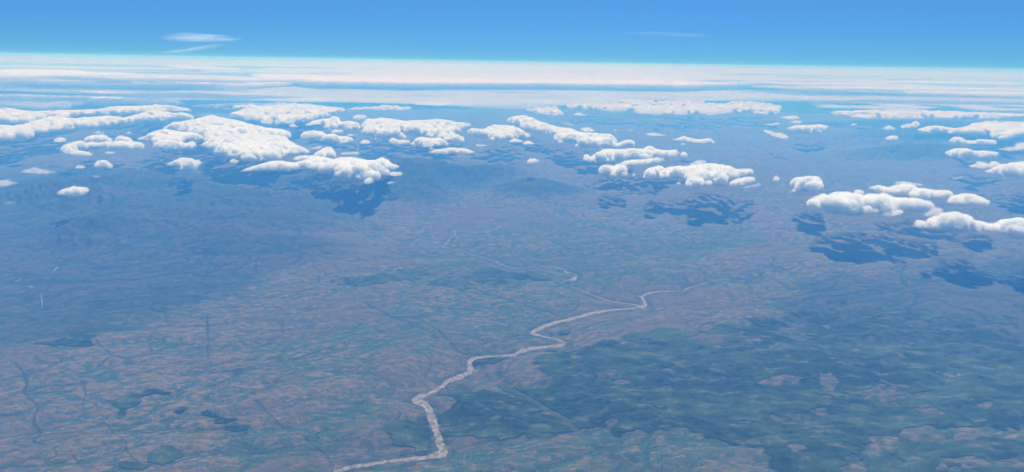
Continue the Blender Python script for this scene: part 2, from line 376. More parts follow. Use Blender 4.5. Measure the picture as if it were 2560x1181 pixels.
# hills
HILLM = np.zeros(len(GX), np.float32)
for hx, hy, hw, hh, amp in HILLS:
    e = np.exp(-((GP[:, 0] - hx) / hw) ** 2 - ((GP[:, 1] - hy) / hh) ** 2) * inview
    k = e > .01
    x, y = GX[k] + 1500 * wob[k], GY[k] + 1500 * fine[k]
    rg = (1 - np.abs(vnoise2(x / 14000, y / 12000, 21))) ** 2 * .75 + (1 - np.abs(vnoise2(x / 6500, y / 6000, 22))) ** 2 * .4 - .12 * np.abs(vnoise2(x / 2300, y / 2600, 23))
    GZ[k] += amp * e[k] * rg * 2.5; HILLM[k] = np.maximum(HILLM[k], sstep(.08, .7, e[k]) * .95)
# scrub-covered country, darker than the grassland
HILLM = np.maximum(HILLM, .7 * poly_mask([('P', '-160 420 300 440 640 500 760 600 640 720 420 800 200 850 -160 900'), ('P', '1980 720 2300 680 2720 620 2720 930 2300 900 1900 840'), ('P', '760 440 1050 440 1000 520 760 560')], 90, 60))
# the rivers lie in flat floors
RD = np.full(len(GX), 1e9, np.float32); RLINES = []
for nm, k_, s in RIVER: RLINES.append(smooth_line(polyline(k_, s), 3.0))
bars = [smooth_line(polyline(k_, s) * [1, 1, .62], 1.0) for k_, s in SANDBARS] + [smooth_line(polyline('P', '1184 930 1.2 1190 928 2 1197 926 1.2'), 1.0)]
tracks = [(smooth_line(polyline(k_, s), 2.0), nm) for k_, s, nm in ROADS]
for L in RLINES + bars + [t[0] for t in tracks]:
    lo = L[:, :2].min(0) - 70; hi = L[:, :2].max(0) + 70
    k = np.flatnonzero(inview & (GP > lo).all(1) & (GP < hi).all(1))
    W = on_plane(L[:, 0], L[:, 1], 0.0)
    RD[k] = np.minimum(RD[k], line_dist(W[:: 1 if len(W) < 60 else 2], np.c_[GX[k], GY[k]]))
GZ = GZ * sstep(60, 1500, RD) + 6 * sstep(40, 300, RD)
GZ *= sstep(300, 12000, np.hypot(GX, GY))
me = None
gi = np.arange(NA * ND).reshape(NA, ND); g2 = np.roll(gi, -1, 0)
GF = np.stack([gi[:, :-1], gi[:, 1:], g2[:, 1:], g2[:, :-1]], -1).reshape(-1, 4)

def attr(me, name, val):
    a = me.attributes.new(name, 'FLOAT', 'POINT'); a.data.foreach_set('value', np.asarray(val, np.float32))

class N:
    """small node builder"""
    def __init__(s, name):
        s.m = bpy.data.materials.new(name); s.m.use_nodes = True; s.t = s.m.node_tree; s.p = s.t.nodes['Principled BSDF']; s.o = s.t.nodes['Material Output']
    def new(s, kind, **kw):
        n = s.t.nodes.new(kind)
        for k, v in kw.items(): setattr(n, k, v)
        return n
    def put(s, sock, v):
        if isinstance(v, bpy.types.NodeSocket): s.t.links.new(v, sock)
        elif isinstance(v, (tuple, list)) and len(v) == 3 and sock.type == 'RGBA': sock.default_value = (*v, 1)
        else: sock.default_value = v
    def pos(s, sx=1, sy=1, sz=1, rz=0.0):
        g = s.new('ShaderNodeNewGeometry'); mp = s.new('ShaderNodeMapping'); s.put(mp.inputs['Vector'], g.outputs['Position'])
        mp.inputs['Scale'].default_value = (sx, sy, sz); mp.inputs['Rotation'].default_value = (0, 0, rz); return mp.outputs[0]
    def noise(s, vec, scale=1.0, detail=4, rough=.55, dist=0.0):
        n = s.new('ShaderNodeTexNoise'); s.put(n.inputs['Vector'], vec); n.inputs['Scale'].default_value = scale
        n.inputs['Detail'].default_value = detail; n.inputs['Roughness'].default_value = rough; n.inputs['Distortion'].default_value = dist
        return n.outputs[0]
    def at(s, name): return s.new('ShaderNodeAttribute', attribute_name=name).outputs['Fac']
    def math(s, op, a, b=0.0, clamp=False):
        n = s.new('ShaderNodeMath', operation=op, use_clamp=clamp); s.put(n.inputs[0], a); s.put(n.inputs[1], b); return n.outputs[0]
    def ramp(s, v, lo, hi):
        n = s.new('ShaderNodeMapRange', interpolation_type='SMOOTHSTEP'); s.put(n.inputs[0], v); n.inputs[1].default_value = lo; n.inputs[2].default_value = hi
        n.inputs[3].default_value = 0; n.inputs[4].default_value = 1; return n.outputs[0]
    def mix(s, f, a, b):
        n = s.new('ShaderNodeMix', data_type='RGBA'); s.put(n.inputs[0], f); s.put(n.inputs[6], a); s.put(n.inputs[7], b); return n.outputs[2]
    def matte(s, col, rough=.95):
        s.put(s.p.inputs['Base Color'], col); s.p.inputs['Roughness'].default_value = rough; s.p.inputs['Specular IOR Level'].default_value = .1; return s.m

def land_material():
    n = N('dissected_plateau')
    A = rad(22)
    big = n.noise(n.pos(1/8000, 1/8000, 0), 1, 4, .6)
    mid = n.noise(n.pos(1/1100, 1/620, 0, -A), 1, 6, .66, .4)
    sml = n.noise(n.pos(1/300, 1/190, 0, -A), 1, 5, .70)
    tin = n.noise(n.pos(1/70, 1/65, 0), 1, 2, .6)
    val, spur, soil, line = n.at('valley'), n.at('spur'), n.at('soil'), n.at('line')
    f = n.math('ADD', n.math('MULTIPLY', spur, .16), n.math('ADD', n.math('MULTIPLY', sml, 1.35), n.math('MULTIPLY', tin, .45)))   # about .5 .. 1.5
    dry = n.mix(n.ramp(tin, .35, .65), (.069, .071, .050), (.126, .103, .064))
    grn = n.mix(n.ramp(tin, .35, .65), (.030, .064, .046), (.060, .104, .060))
    g_f = n.math('SUBTRACT', n.math('ADD', n.math('MULTIPLY', big, 1.2), n.math('MULTIPLY', mid, .5)), n.math('SUBTRACT', n.math('MULTIPLY', f, .62), .20))
    col = n.mix(n.ramp(n.math('ADD', g_f, n.math('MULTIPLY', n.at('green'), .22)), .26, .62), dry, grn)
    red = n.math('MULTIPLY', n.ramp(n.math('ADD', n.math('MULTIPLY', n.math('ADD', mid, sml), .5), n.math('MULTIPLY', big, .45)), .66, .86), n.ramp(f, .92, 1.12))
    col = n.mix(n.math('MULTIPLY', red, .9), col, (.188, .130, .078))
    bare = n.math('MULTIPLY', n.ramp(n.math('ADD', sml, n.math('MULTIPLY', big, .4)), .72, .86), n.ramp(tin, .46, .62))
    col = n.mix(n.math('MULTIPLY', bare, .8), col, (.23, .165, .105))
    thin = n.ramp(n.math('ADD', n.math('MULTIPLY', val, .8), n.math('MULTIPLY', sml, .55)), .50, .86)
    col = n.mix(n.math('MULTIPLY', thin, .48), col, (.022, .046, .040))
    wood = n.math('MULTIPLY', n.ramp(n.math('ADD', mid, n.math('MULTIPLY', big, .6)), .92, 1.0), n.ramp(sml, .44, .54))
    col = n.mix(n.math('MULTIPLY', wood, .7), col, (.022, .044, .040))
    tree = n.ramp(n.noise(n.pos(1/130, 1/130, 0), 1, 4, .7), .58, .66)
    col = n.mix(n.math('MULTIPLY', tree, .5), col, (.020, .042, .037))
    frs = n.at('forest'); col = n.mix(n.math('MULTIPLY', n.ramp(n.math('ADD', frs, n.math('SUBTRACT', sml, .5)), .10, .62), .55), col, (.022, .040, .028))
    hil = n.at('hills'); col = n.mix(n.math('MULTIPLY', hil, .65), col, (.026, .046, .038)); col = n.mix(n.math('MULTIPLY', hil, n.ramp(n.math('ADD', n.math('MULTIPLY', big, 1.0), n.math('ADD', n.math('MULTIPLY', mid, .5), n.math('MULTIPLY', val, .3))), .66, .95)), col, (.022, .046, .040))
    s2 = n.mix(n.ramp(sml, .42, .6), (.064, .072, .054), (.132, .106, .070))
    col = n.mix(n.math('MULTIPLY', soil, n.ramp(n.math('ADD', n.math('MULTIPLY', f, .5), n.math('MULTIPLY', mid, .5)), .62, .84)), col, s2)
    col = n.mix(n.math('MULTIPLY', line, .85), col, (.020, .040, .036))
    return n.matte(col)

def forest_material():
    n = N('forest_canopy')
    mid = n.noise(n.pos(1/900, 1/560, 0), 1, 6, .66); sml = n.noise(n.pos(1/260, 1/200, 0), 1, 5, .65); tin = n.noise(n.pos(1/70, 1/60, 0), 1, 3, .6)
    big = n.noise(n.pos(1/6000, 1/4500, 0), 1, 3, .55)
    col = n.mix(n.ramp(sml, .35, .65), (.009, .021, .011), (.029, .048, .022))
    col = n.mix(n.ramp(n.math('ADD', n.math('MULTIPLY', big, .7), n.math('MULTIPLY', mid, .7)), .62, .82), col, n.mix(n.ramp(tin, .3, .7), (.036, .068, .032), (.060, .096, .044)))
    clr = n.math('MULTIPLY', n.ramp(mid, .55, .60), n.ramp(sml, .46, .54))
    col = n.mix(n.math('MULTIPLY', clr, .8), col, n.mix(n.ramp(tin, .4, .6), (.085, .105, .068), (.115, .105, .080)))
    return n.matte(col)

sheet = np.c_[GX, GY, GZ]
me = mesh_np('ground', sheet, GF)
M_LINE = np.maximum(M_LINE, .75 * np.exp(-((RD - 190) / 150) ** 2) * sstep(-.25, .2, fine)); attr(me, 'valley', VAL); attr(me, 'green', M_GREEN); attr(me, 'hills', np.clip(HILLM, 0, 1)); attr(me, 'spur', SPUR); attr(me, 'forest', M_FOREST); attr(me, 'soil', M_SOIL); attr(me, 'line', M_LINE)
ground = link('ground', me, land_material()); ground['kind'] = 'structure'

# the woods: every patch a canopy 12-20 m above the ground
fm = (M_FOREST > .62) & ~((M_SOIL > .45) & (fine + wob > -.25)) & (RD > 90)
keep = fm[GF].all(1); ff = GF[keep]; used = np.unique(ff); rem = np.full(len(GX), -1); rem[used] = np.arange(len(used))
fv = sheet[used].copy(); fv[:, 2] += 14 + 7 * vnoise2(fv[:, 0] / 90, fv[:, 1] / 90, 44) + 5 * fine[used]
fo = link('forest', mesh_np('forest', fv, rem[ff]), forest_material()); fo['kind'] = 'stuff'

def ground_z(x, y):
    """height of the built sheet"""
    d = np.hypot(x, y); o = FPX * H / d; ia = np.interp(np.arctan2(x, y), az, np.arange(NA)); io = np.interp(-o, -off, np.arange(ND))
    Z = GZ.reshape(NA, ND); a0 = np.clip(ia.astype(int), 0, NA - 2); o0 = np.clip(io.astype(int), 0, ND - 2); fa, fo_ = ia - a0, io - o0
    return (Z[a0, o0] * (1 - fa) * (1 - fo_) + Z[a0 + 1, o0] * fa * (1 - fo_) + Z[a0, o0 + 1] * (1 - fa) * fo_ + Z[a0 + 1, o0 + 1] * fa * fo_)

def ribbon(name, L, mat, lift, ragged=0.36, na=5, seed=0):
    """a flat strip on the ground along a traced line; its banks wander"""
    T = np.gradient(L[:, :2], axis=0); T /= np.maximum(np.hypot(*T.T), 1e-6)[:, None]; NN = np.c_[-T[:, 1], T[:, 0]]
    s = np.arange(len(L)); rows = []
    el = 1 + ragged * vnoise2(s / 5.3 + seed * 9.1, s * 0 + .5, 3) + ragged * vnoise2(s / 1.3 + seed, s * 0 + 4.5, 4); er = 1 + ragged * vnoise2(s / 4.7 + seed * 5.7, s * 0 + 7.5, 5) + ragged * vnoise2(s / 1.4 + seed, s * 0 + 2.5, 6)
    for t in np.linspace(-1, 1, na):
        w_ = L[:, 2] * t * np.clip(L[:, 2] / 4.6, .28, .80) * np.where(t < 0, el, er); q = L[:, :2] + NN * w_[:, None]
        W = on_plane(q[:, 0], q[:, 1], 0.0); W[:, 2] = ground_z(W[:, 0], W[:, 1]); rows.append(W)
    R = np.array(rows); R[:, :, 2] = R[:, :, 2].max(0)[None] + lift
    i = np.arange(R.shape[0] * R.shape[1]).reshape(R.shape[:2])
    F = np.stack([i[:-1, :-1], i[1:, :-1], i[1:, 1:], i[:-1, 1:]], -1).reshape(-1, 4)
    V = R.reshape(-1, 3)
    if np.cross(V[F[0, 1]] - V[F[0, 0]], V[F[0, 3]] - V[F[0, 0]])[2] < 0: F = F[:, ::-1]
    return mesh_np(name, V, F)

def river_material():
    n = N('muddy_river')
    a = n.noise(n.pos(1/120, 1/200, 0), 1, 4, .7); b = n.noise(n.pos(1/80, 1/80, 0), 1, 4, .75)
    col = n.mix(n.ramp(a, .40, .60), (.125, .112, .090), (.28, .228, .172))
    col = n.mix(n.ramp(b, .62, .70), col, (.55, .50, .44)); col = n.mix(n.ramp(b, .40, .33), col, (.06, .07, .05))
    return n.matte(col, .6)
rmat = river_material()
for i, L in enumerate(RLINES):
    o = link('river', ribbon('river', L, rmat, 4.0 + i, seed=i), rmat); o['kind'] = 'structure'

bmat = N('pale_sand'); bmat = bmat.matte((.36, .33, .29))
for i, L in enumerate(bars):
    o = link('sandbank', ribbon('sandbank', L, bmat, 5.0, .35, seed=20 + i), bmat); o['kind'] = 'structure'
tm = N('pale_track'); tn = tm.noise(tm.pos(1/160, 1/160, 0), 1, 3, .7); tmat = tm.matte(tm.mix(tm.ramp(tn, .35, .6), (.06, .085, .055), (.15, .16, .10)))
for i, (L, nm) in enumerate(tracks):
    L = L.copy(); L[:, 2] *= 1.0
    o = link(nm, ribbon(nm, L, tmat, 22.0 if nm == 'road' else 7.0, .3, 3, seed=40 + i), tmat); o['kind'] = 'structure'

# ---------------------------------------------------------------- a village of tin-roofed houses in the clearings
def house_mesh(L, W, h):
    a, b = L / 2, W / 2; e = 1.2
    v = [(-a, -b, 0), (a, -b, 0), (a, b, 0), (-a, b, 0), (-a, -b, h), (a, -b, h), (a, b, h), (-a, b, h), (-a, 0, h + W * .3), (a, 0, h + W * .3)]
    wall = [(0, 1, 5, 4), (2, 3, 7, 6), (1, 2, 6, 5), (3, 0, 4, 7)]
    w_ = bpy.data.meshes.new('wall'); w_.from_pydata(v, [], wall + [(5, 6, 9), (7, 4, 8)])
    r = bpy.data.meshes.new('roof'); t = .4
    rv = [(-a - e, -b - e, h - .5), (a + e, -b - e, h - .5), (a + e, 0, h + W * .3 + .3), (-a - e, 0, h + W * .3 + .3), (-a - e, b + e, h - .5), (a + e, b + e, h - .5)]
    rv += [(x, y, z - t) for x, y, z in rv]
    r.from_pydata(rv, [], [(0, 1, 2, 3), (3, 2, 5, 4), (9, 8, 7, 6), (10, 11, 8, 9), (0, 6, 7, 1), (4, 5, 11, 10), (1, 7, 8, 2), (2, 8, 11, 5), (3, 9, 6, 0), (4, 10, 9, 3)])
    return w_, r
hw, hr = house_mesh(22, 13, 4.5)
wm = N('plaster'); wm = wm.matte((.62, .56, .48)); rm = N('tin_roof'); tn_ = rm.noise(rm.pos(1/9, 1/9, 0), 1, 3, .6); rm = rm.matte(rm.mix(tn_, (.36, .34, .32), (.62, .58, .54)), .5)
hw.materials.append(wm); hr.materials.append(rm)
g = random.Random(12); spots = []
for cx, cy, n_, sx, sy in ((2366, 946, 15, 16, 3.6), (2342, 942, 3, 4, 1.2), (2396, 944, 6, 6, 3.0)):
    for _ in range(n_): spots.append((cx + g.gauss(0, sx * .5), cy + g.gauss(0, sy * .6)))
for i, (px, py) in enumerate(spots):
    p = on_plane(px, py, 0.0); z = float(ground_z(p[0], p[1])) + 14
    o = bpy.data.objects.new('village_house', None); COL.objects.link(o); o.location = (p[0], p[1], z); o.rotation_euler = (0, 0, g.uniform(-.6, .6)); k = g.uniform(.8, 1.9); o.scale = (k, k, k)
    o['label'] = 'tiny pale tin-roofed house in the white-speckled village among the woods'; o['category'] = 'house'; o['group'] = 'houses of the village in the woods'
    for nm, me_ in (('wall', hw), ('roof', hr)):
        c = bpy.data.objects.new(nm, me_); COL.objects.link(c); c.parent = o
def vapour(name, density, aniso=.25, color=(1, 1, 1)):
    m = bpy.data.materials.new(name); m.use_nodes = True; n = m.node_tree; n.nodes.remove(n.nodes['Principled BSDF'])
    v = n.nodes.new('ShaderNodeVolumePrincipled'); v.inputs['Color'].default_value = (*color, 1)
    v.inputs['Density'].default_value = density; v.inputs['Anisotropy'].default_value = aniso
    n.links.new(v.outputs[0], n.nodes['Material Output'].inputs['Volume']); return m
M_FRINGE = vapour('frayed_cloud', .0018, color=(.98, .982, .985)); M_DENSE = vapour('dense_cloud', .0125, color=(.962, .966, .972)); M_THIN = vapour('thin_cloud', .0045); M_WISP = vapour('wispy_cloud', .0016)
MATS = {'d': M_DENSE, 't': M_THIN, 'w': M_WISP}
# label, material, outlines traced from the photo
CLOUDS = [
 ('lumpy white cloud bank at the left edge, nearest of the stacked banks there', 'd', [('A', '-120 340 60 335 150 345 250 320 350 290 470 255 560 243 660 265 760 275 810 250 860 262 950 250 1050 238 1150 250 1240 262 1300 240 1400 210 1500 185 1600 190 1720 220 1800 210 1900 240 1900 270 1700 275 1500 290 1300 305 1100 325 950 345 850 362 650 378 500 392 300 405 330 440 200 475 130 465 0 482 -120 480')]),
 ('second row of the stacked white banks by the left edge, with blue gaps before it', 'd', [('A', '-120 155 100 160 200 190 350 200 500 190 680 185 850 180 1000 175 1100 150 1200 145 1400 140 1560 130 1700 140 1850 165 1900 190 1600 190 1400 215 1250 225 1100 225 900 215 780 225 650 260 450 255 350 300 200 320 60 310 -120 300')]),
 ('flat pale cloud field behind the stacked banks, cut off by the straight grey haze line', 'd', [('A', '-120 25 150 22 400 30 700 45 1000 62 1300 70 1600 80 1830 95 1750 108 1600 122 1400 137 1100 142 900 137 700 152 650 187 400 196 200 186 -120 150')]),
 ('small pointed white cloud, left one of the two floating below the near bank', 't', [('A', '885 405 940 392 960 378 985 392 1030 400 1055 412 960 420')]),
 ('small pointed white cloud, right one of the two floating below the near bank', 't', [('A', '1215 412 1250 400 1268 380 1290 395 1330 405 1280 421')]),
 ('faint round puff between the near left bank and the C-shaped cloud', 't', [('A', '525 490 545 460 590 440 640 450 660 480 620 500 560 502')]),
 ('C-shaped white cloud with a hooked left end and two domes standing behind it', 'd', [('A', '620 555 660 520 720 512 735 500 790 492 840 510 900 495 960 505 1050 490 1130 498 1200 492 1300 502 1360 498 1410 530 1400 560 1300 565 1180 563 1100 567 1050 545 960 540 850 545 830 565 740 570 730 580 800 590 870 600 910 615 890 630 760 632 660 615 635 590'),
    ('A', '835 470 870 450 920 433 1000 428 1060 450 1095 475 1080 500 960 500 860 498'), ('A', '1150 500 1148 450 1190 440 1260 453 1298 480 1295 500 1200 503')]),
 ('little flat cloud just under the right half of the C-shaped cloud', 't', [('A', '1030 600 1060 580 1110 583 1160 600 1130 615 1050 617')]),
 ('small flat grey-white puff, left of the small domed one below the C-shaped cloud', 't', [('A', '725 745 760 725 820 722 855 740 830 762 760 764')]),
 ('small domed bright cloud below the C-shaped cloud with a faint shred at its left', 'd', [('A', '945 722 955 690 1010 684 1060 705 1112 735 1080 752 1000 750 950 747')]),
 ('winged white cloud alone over the dark hills, with a stub hanging below its right half', 'd', [('A', '1625 712 1700 690 1750 668 1820 656 1890 672 1920 690 1945 670 1988 708 1930 730 1920 762 1880 775 1810 767 1730 770 1800 750 1790 730 1700 725')]),
 ('long thin grey veil lying low at the left over the purple hills', 'w', [('A', '170 790 230 760 340 738 420 760 540 775 570 798 470 810 330 814 200 802')]),
 ('hazy wisp touching the left edge of the picture below the grey veil', 'w', [('A', '-60 890 40 862 80 865 100 880 210 880 180 905 100 928 30 932 -60 930')]),
 ('lone lens-shaped bright cloud, lowest cloud on the left side', 'd', [('A', '568 995 620 965 690 953 720 936 760 947 850 948 864 970 830 997 800 1017 740 1027 680 1017 600 1007')]),
 ('very faint smudge of vapour below the small domed cloud', 'w', [('A', '885 838 940 812 1005 830 990 852 930 852')]),
 ('faint streak of vapour, lowest at the left edge', 'w', [('A', '20 1090 100 1072 190 1080 150 1104 60 1116')]),
 ('largest heaped cloud mass left of centre, with many stacked lobes stepping forward', 'd', [('U', '1200 945 1270 915 1330 903 1420 888 1500 868 1560 848 1620 870 1700 883 1800 905 1880 930 1950 945 2050 953 2130 975 2152 1000 2110 1030 2180 1070 2270 1110 2290 1130 2200 1140 2100 1150 2050 1180 1900 1195 1750 1175 1600 1150 1570 1110 1480 1070 1520 1050 1500 1010 1400 985 1260 965'),
    ('U', '1570 1110 1620 1078 1700 1068 1800 1058 1900 1058 2000 1078 2090 1110 2070 1150 2000 1187 1850 1198 1700 1178 1590 1147'),
    ('U', '1000 1027 1080 1008 1130 980 1180 963 1250 963 1300 973 1400 983 1490 1000 1500 1022 1420 1042 1330 1052 1380 1062 1425 1043 1442 1075 1420 1097 1340 1102 1300 1120 1240 1117 1200 1102 1120 1092 1150 1072 1120 1042')]),
 ('small torn shred just under the front lobe of the largest heaped mass', 't', [('A', '2240 672 2270 648 2300 665 2350 668 2402 690 2340 702 2310 714 2270 702')]),
 ('sprawling ragged white cloud with a long left tail and a torn right end', 'd', [('B', '-170 785 -60 745 120 700 210 683 300 693 380 702 480 678 560 638 640 638 760 675 830 648 930 648 1010 658 1100 683 1180 680 1230 648 1310 688 1330 712 1422 732 1370 757 1322 777 1302 812 1232 832 1200 862 1150 892 1090 907 1058 880 1090 862 1030 862 960 873 890 867 850 847 760 822 640 797 590 762 480 755 380 760 300 755 360 777 250 777 60 772'),
    ('B', '570 615 640 578 670 553 740 548 772 595 790 645 700 660 600 650'), ('B', '360 660 430 633 540 628 610 640 560 667 480 677 390 674'), ('B', '1300 812 1340 793 1452 797 1420 822 1360 832')]),
 ('flat slim cloud lying just behind the sprawling ragged one', 't', [('B', '800 605 870 588 980 588 1058 610 1000 622 850 627')]),
 ('torn strip of cloud between the largest heaped mass and the sprawling ragged cloud', 't', [('B', '465 552 560 545 640 528 682 518 660 550 620 570 560 572 490 567')]),
 ('tiny thin puff off the lower right tip of the sprawling ragged cloud', 't', [('B', '1262 907 1310 878 1382 876 1370 897 1310 914')]),
 ('bean-shaped bright cloud with a high left dome, right of the largest heaped mass', 'd', [('B', '438 437 470 400 540 383 640 393 700 430 760 413 800 438 940 453 962 470 930 497 800 510 720 492 640 482 600 462 570 480 490 480')]),
 ('cluster of joined puffs with a tall knob, behind the bean-shaped cloud', 'd', [('B', '470 332 560 288 650 268 720 268 768 236 815 263 830 298 920 288 1000 308 1032 340 1000 372 880 375 870 347 800 347 770 377 690 375 668 350 690 330 600 322 520 334'), ('B', '730 397 780 373 865 380 840 402 760 407')]),
 ('small flat puff left of the cluster with the tall knob', 't', [('B', '308 337 360 317 442 345 400 357 330 352')]),
 ('soft grey puff on the far side of the cluster with the tall knob', 't', [('B', '938 247 1000 220 1060 228 1110 247 1070 272 960 274')]),
 ('broad white cloud sheet of many lobes in the centre of the cumulus row', 'd', [('B', '1032 332 1080 273 1200 263 1280 260 1380 278 1480 293 1560 283 1640 283 1760 270 1880 283 1960 303 2100 308 2122 330 2050 347 2000 402 1960 415 2042 450 2052 487 1960 490 1930 472 1850 477 1780 457 1690 442 1600 410 1420 397 1470 432 1482 457 1380 452 1280 447 1180 432 1070 417 1028 392 1060 365'), ('B', '1508 517 1570 478 1600 448 1660 453 1720 463 1800 453 1870 488 1908 522 1820 527 1720 542 1620 540')]),
 ('small hump-ended cloud just in front of the broad central sheet', 'd', [('B', '1298 487 1340 456 1400 476 1500 478 1532 500 1440 510 1350 512')]),
 ('slender ragged cloud floating alone below the broad central sheet', 'd', [('B', '1683 599 1760 573 1850 563 1900 553 2000 558 2080 568 2165 596 2090 610 2040 607 1950 597 1870 614 1780 607')]),
 ('thin sliver just behind the slender ragged cloud', 't', [('B', '1656 558 1740 546 1784 562 1720 574')]),
 ('small oval puff right of the slender ragged cloud', 't', [('B', '2143 527 2180 508 2270 518 2294 532 2240 547 2170 544')]),
 ('small flat-bottomed puff below the cluster with the tall knob', 'd', [('B', '1022 497 1070 473 1132 490 1110 510 1040 512')]),
 ('tiny puff just behind the small flat-bottomed puff', 't', [('B', '1142 462 1180 448 1213 462 1180 474')]),
 ('slim cloud joined to the left corner of the broad central sheet', 't', [('B', '868 432 930 408 1000 418 1012 434 900 444')]),
 ('lumpy cloud group filling the gap between the central sheet and the long diagonal cloud', 'd', [('B', '2068 390 2130 360 2230 373 2290 343 2350 328 2450 328 2519 338 2600 368 2640 398 2704 420 2690 445 2600 450 2520 467 2400 467 2370 487 2310 482 2280 452 2200 447 2120 422')]),
 ('long wide bank of white cloud right of the flat pale field, nearest its blue gap', 'd', [('B', '-250 215 -80 160 0 128 200 123 400 148 560 148 700 153 850 158 890 180 800 212 700 242 620 267 500 287 350 312 180 320 60 312 0 282 -100 277 -250 262')]),
 ('thin far strip of cloud under the grey sheet, left of the centre', 't', [('B', '-100 125 0 112 300 103 520 113 640 130 700 148 560 142 400 142 100 125')]),
 ('long faint far streak of cloud leading from the left bank towards the centre', 't', [('B', '850 170 960 155 1100 148 1250 126 1400 138 1580 150 1500 187 1300 187 1100 180 950 186')]),
 ('long diagonal cloud bank sloping down to the right, with a flat front step', 'd', [('C', '92 260 140 228 250 213 330 238 400 273 480 298 560 323 680 338 780 373 900 383 1040 388 1092 425 1112 460 1092 480 1160 453 1230 441 1280 465 1250 497 1130 500 1090 502 950 510 750 506 712 490 760 467 690 462 580 467 518 420 500 395 420 372 330 367 250 332 170 302')]),
 ('soft puff on the far side of the long diagonal bank', 't', [('C', '748 347 800 320 900 338 912 370 820 374')]),
 ('left one of two small flat puffs near the low end of the central lumpy group', 'd', [('C', '112 449 170 428 242 446 238 464 130 462')]),
 ('right one of two small flat puffs near the low end of the central lumpy group', 'd', [('C', '243 472 290 448 355 470 340 482 260 484')]),
 ('tiny bright cloud floating alone over the middle of the plain', 'd', [('C', '283 642 310 613 360 616 402 630 350 650 295 652')]),
 ('tiny faint puff just left of the tiny bright cloud over the plain', 'w', [('C', '198 607 250 588 288 603 230 618')]),
 ('two-tiered white cloud with a curled left tip and a smaller tier in front', 'd', [('C', '798 622 808 578 840 573 862 598 920 563 950 548 980 523 1040 528 1110 533 1180 528 1260 528 1340 528 1380 508 1430 502 1462 533 1560 543 1640 533 1674 560 1640 592 1540 607 1450 612 1320 612 1240 612 1172 600 1150 627 1020 640 850 639'),
    ('C', '1136 657 1180 633 1260 622 1350 623 1440 602 1520 600 1544 625 1480 647 1400 657 1280 672 1170 674')]),
 ('compact puffy cloud just in front of the two-tiered one', 'd', [('C', '938 722 960 683 1010 673 1080 688 1110 663 1190 678 1198 740 1180 772 1110 770 1020 757 950 752')]),
 ('small faint blob right of the compact puffy cloud', 't', [('C', '1232 767 1265 738 1288 755 1265 777')]),
 ('little round puff off the right tip of the two-tiered cloud', 'd', [('C', '1687 577 1710 548 1748 565 1742 592 1710 597')]),
 ('short slim cloud, left of the pair beyond the two-tiered cloud', 't', [('C', '1352 397 1370 373 1450 376 1565 390 1560 407 1450 412')]),
 ('slim humped cloud, right of the pair beyond the two-tiered cloud', 'd', [('C', '1565 440 1660 428 1710 407 1760 423 1850 438 1950 428 2004 460 1980 474 1850 467 1700 447')]),
 ('small flat shred below the slim humped cloud', 't', [('C', '1650 482 1710 460 1774 480 1700 492')]),
 ('big cloud right of centre with a long thin right arm and bulging front lobe', 'd', [('C', '1347 787 1370 728 1410 698 1500 688 1545 713 1600 693 1680 688 1720 693 1780 678 1900 663 2000 666 2080 678 2150 690 2180 712 2340 708 2348 745 2250 762 2180 792 2110 802 2080 852 1990 862 1900 852 1820 877 1770 873 1728 837 1760 802 1650 792 1540 784 1400 799'), ('C', '2136 832 2200 803 2300 783 2368 785 2360 812 2280 842 2180 867 2150 852')]),
 ('thin grey rag trailing off the right end of the big cloud right of centre', 'w', [('C', '2210 872 2300 853 2410 828 2444 855 2400 873 2270 892')]),
 ('thin patch of cloud just behind the big cloud right of centre', 't', [('C', '1690 652 1755 655 1820 633 1880 618 1944 625 1920 657 1850 672 1780 670')]),
 ('small faint puff under the left front of the big cloud right of centre', 't', [('C', '1627 842 1670 818 1703 838 1670 860')]),
 ('small far puff, leftmost of the three dots in the blue above the two-tiered cloud', 't', [('C', '1052 357 1090 341 1143 352 1090 365')]),
 ('pair-like far puff in the blue above the two-tiered cloud', 't', [('C', '1167 347 1220 336 1262 350 1312 362 1240 364')]),
 ('thin far wisp behind the middle of the long diagonal bank', 'w', [('C', '590 297 650 278 765 310 700 317')]),
 ('far thin lens of cloud alone in the light blue strip right of the centre', 't', [('C', '676 207 760 188 864 215 760 227')]),
 ('far flat cloud patch just under the grey sheet near the centre', 't', [('C', '226 160 400 138 560 128 604 180 634 217 520 224 400 207')]),
 ('long far cream-coloured cloud belt along the foot of the grey sheet on the right', 'd', [('C', '560 105 800 75 1200 67 1800 75 2300 85 2560 80 2640 112 2560 212 2400 202 2200 182 1950 217 1850 192 1700 217 1550 197 1480 214 1400 202 1300 200 1250 172 1050 182 900 162 700 162')]),
 ('small upright puff, left of the compact two-lobed cloud on the right', 't', [('D', '93 702 110 675 130 658 167 690 150 717 110 720')]),
 ('thin slanting scrap under the small upright puff', 'w', [('D', '125 758 180 733 225 724 190 758')]),
 ('compact two-lobed white cloud with a lip at its lower left', 'd', [('D', '243 747 265 703 340 683 380 693 430 678 487 700 477 735 502 775 460 807 390 802 300 792 243 797 290 770')]),
 ('large bright cumulus at the right, big domed left half and ragged flat right half', 'd', [('D', '373 897 410 858 500 828 560 833 620 808 700 806 790 828 850 853 880 823 960 828 990 810 1050 848 1150 858 1280 868 1350 878 1388 910 1340 942 1220 947 1100 942 960 967 840 967 740 982 620 967 540 957 480 927 400 917'), ('D', '740 828 780 783 824 805 812 836')]),
 ('small grey fragment tucked under the front of the large bright cumulus', 't', [('D', '958 997 1000 958 1080 928 1164 945 1100 987 1020 1005')]),
 ('thin flat cloud, farthest of the overlapping row behind the large bright cumulus', 't', [('D', '1052 720 1150 706 1220 723 1324 738 1300 752 1180 750 1080 737')]),
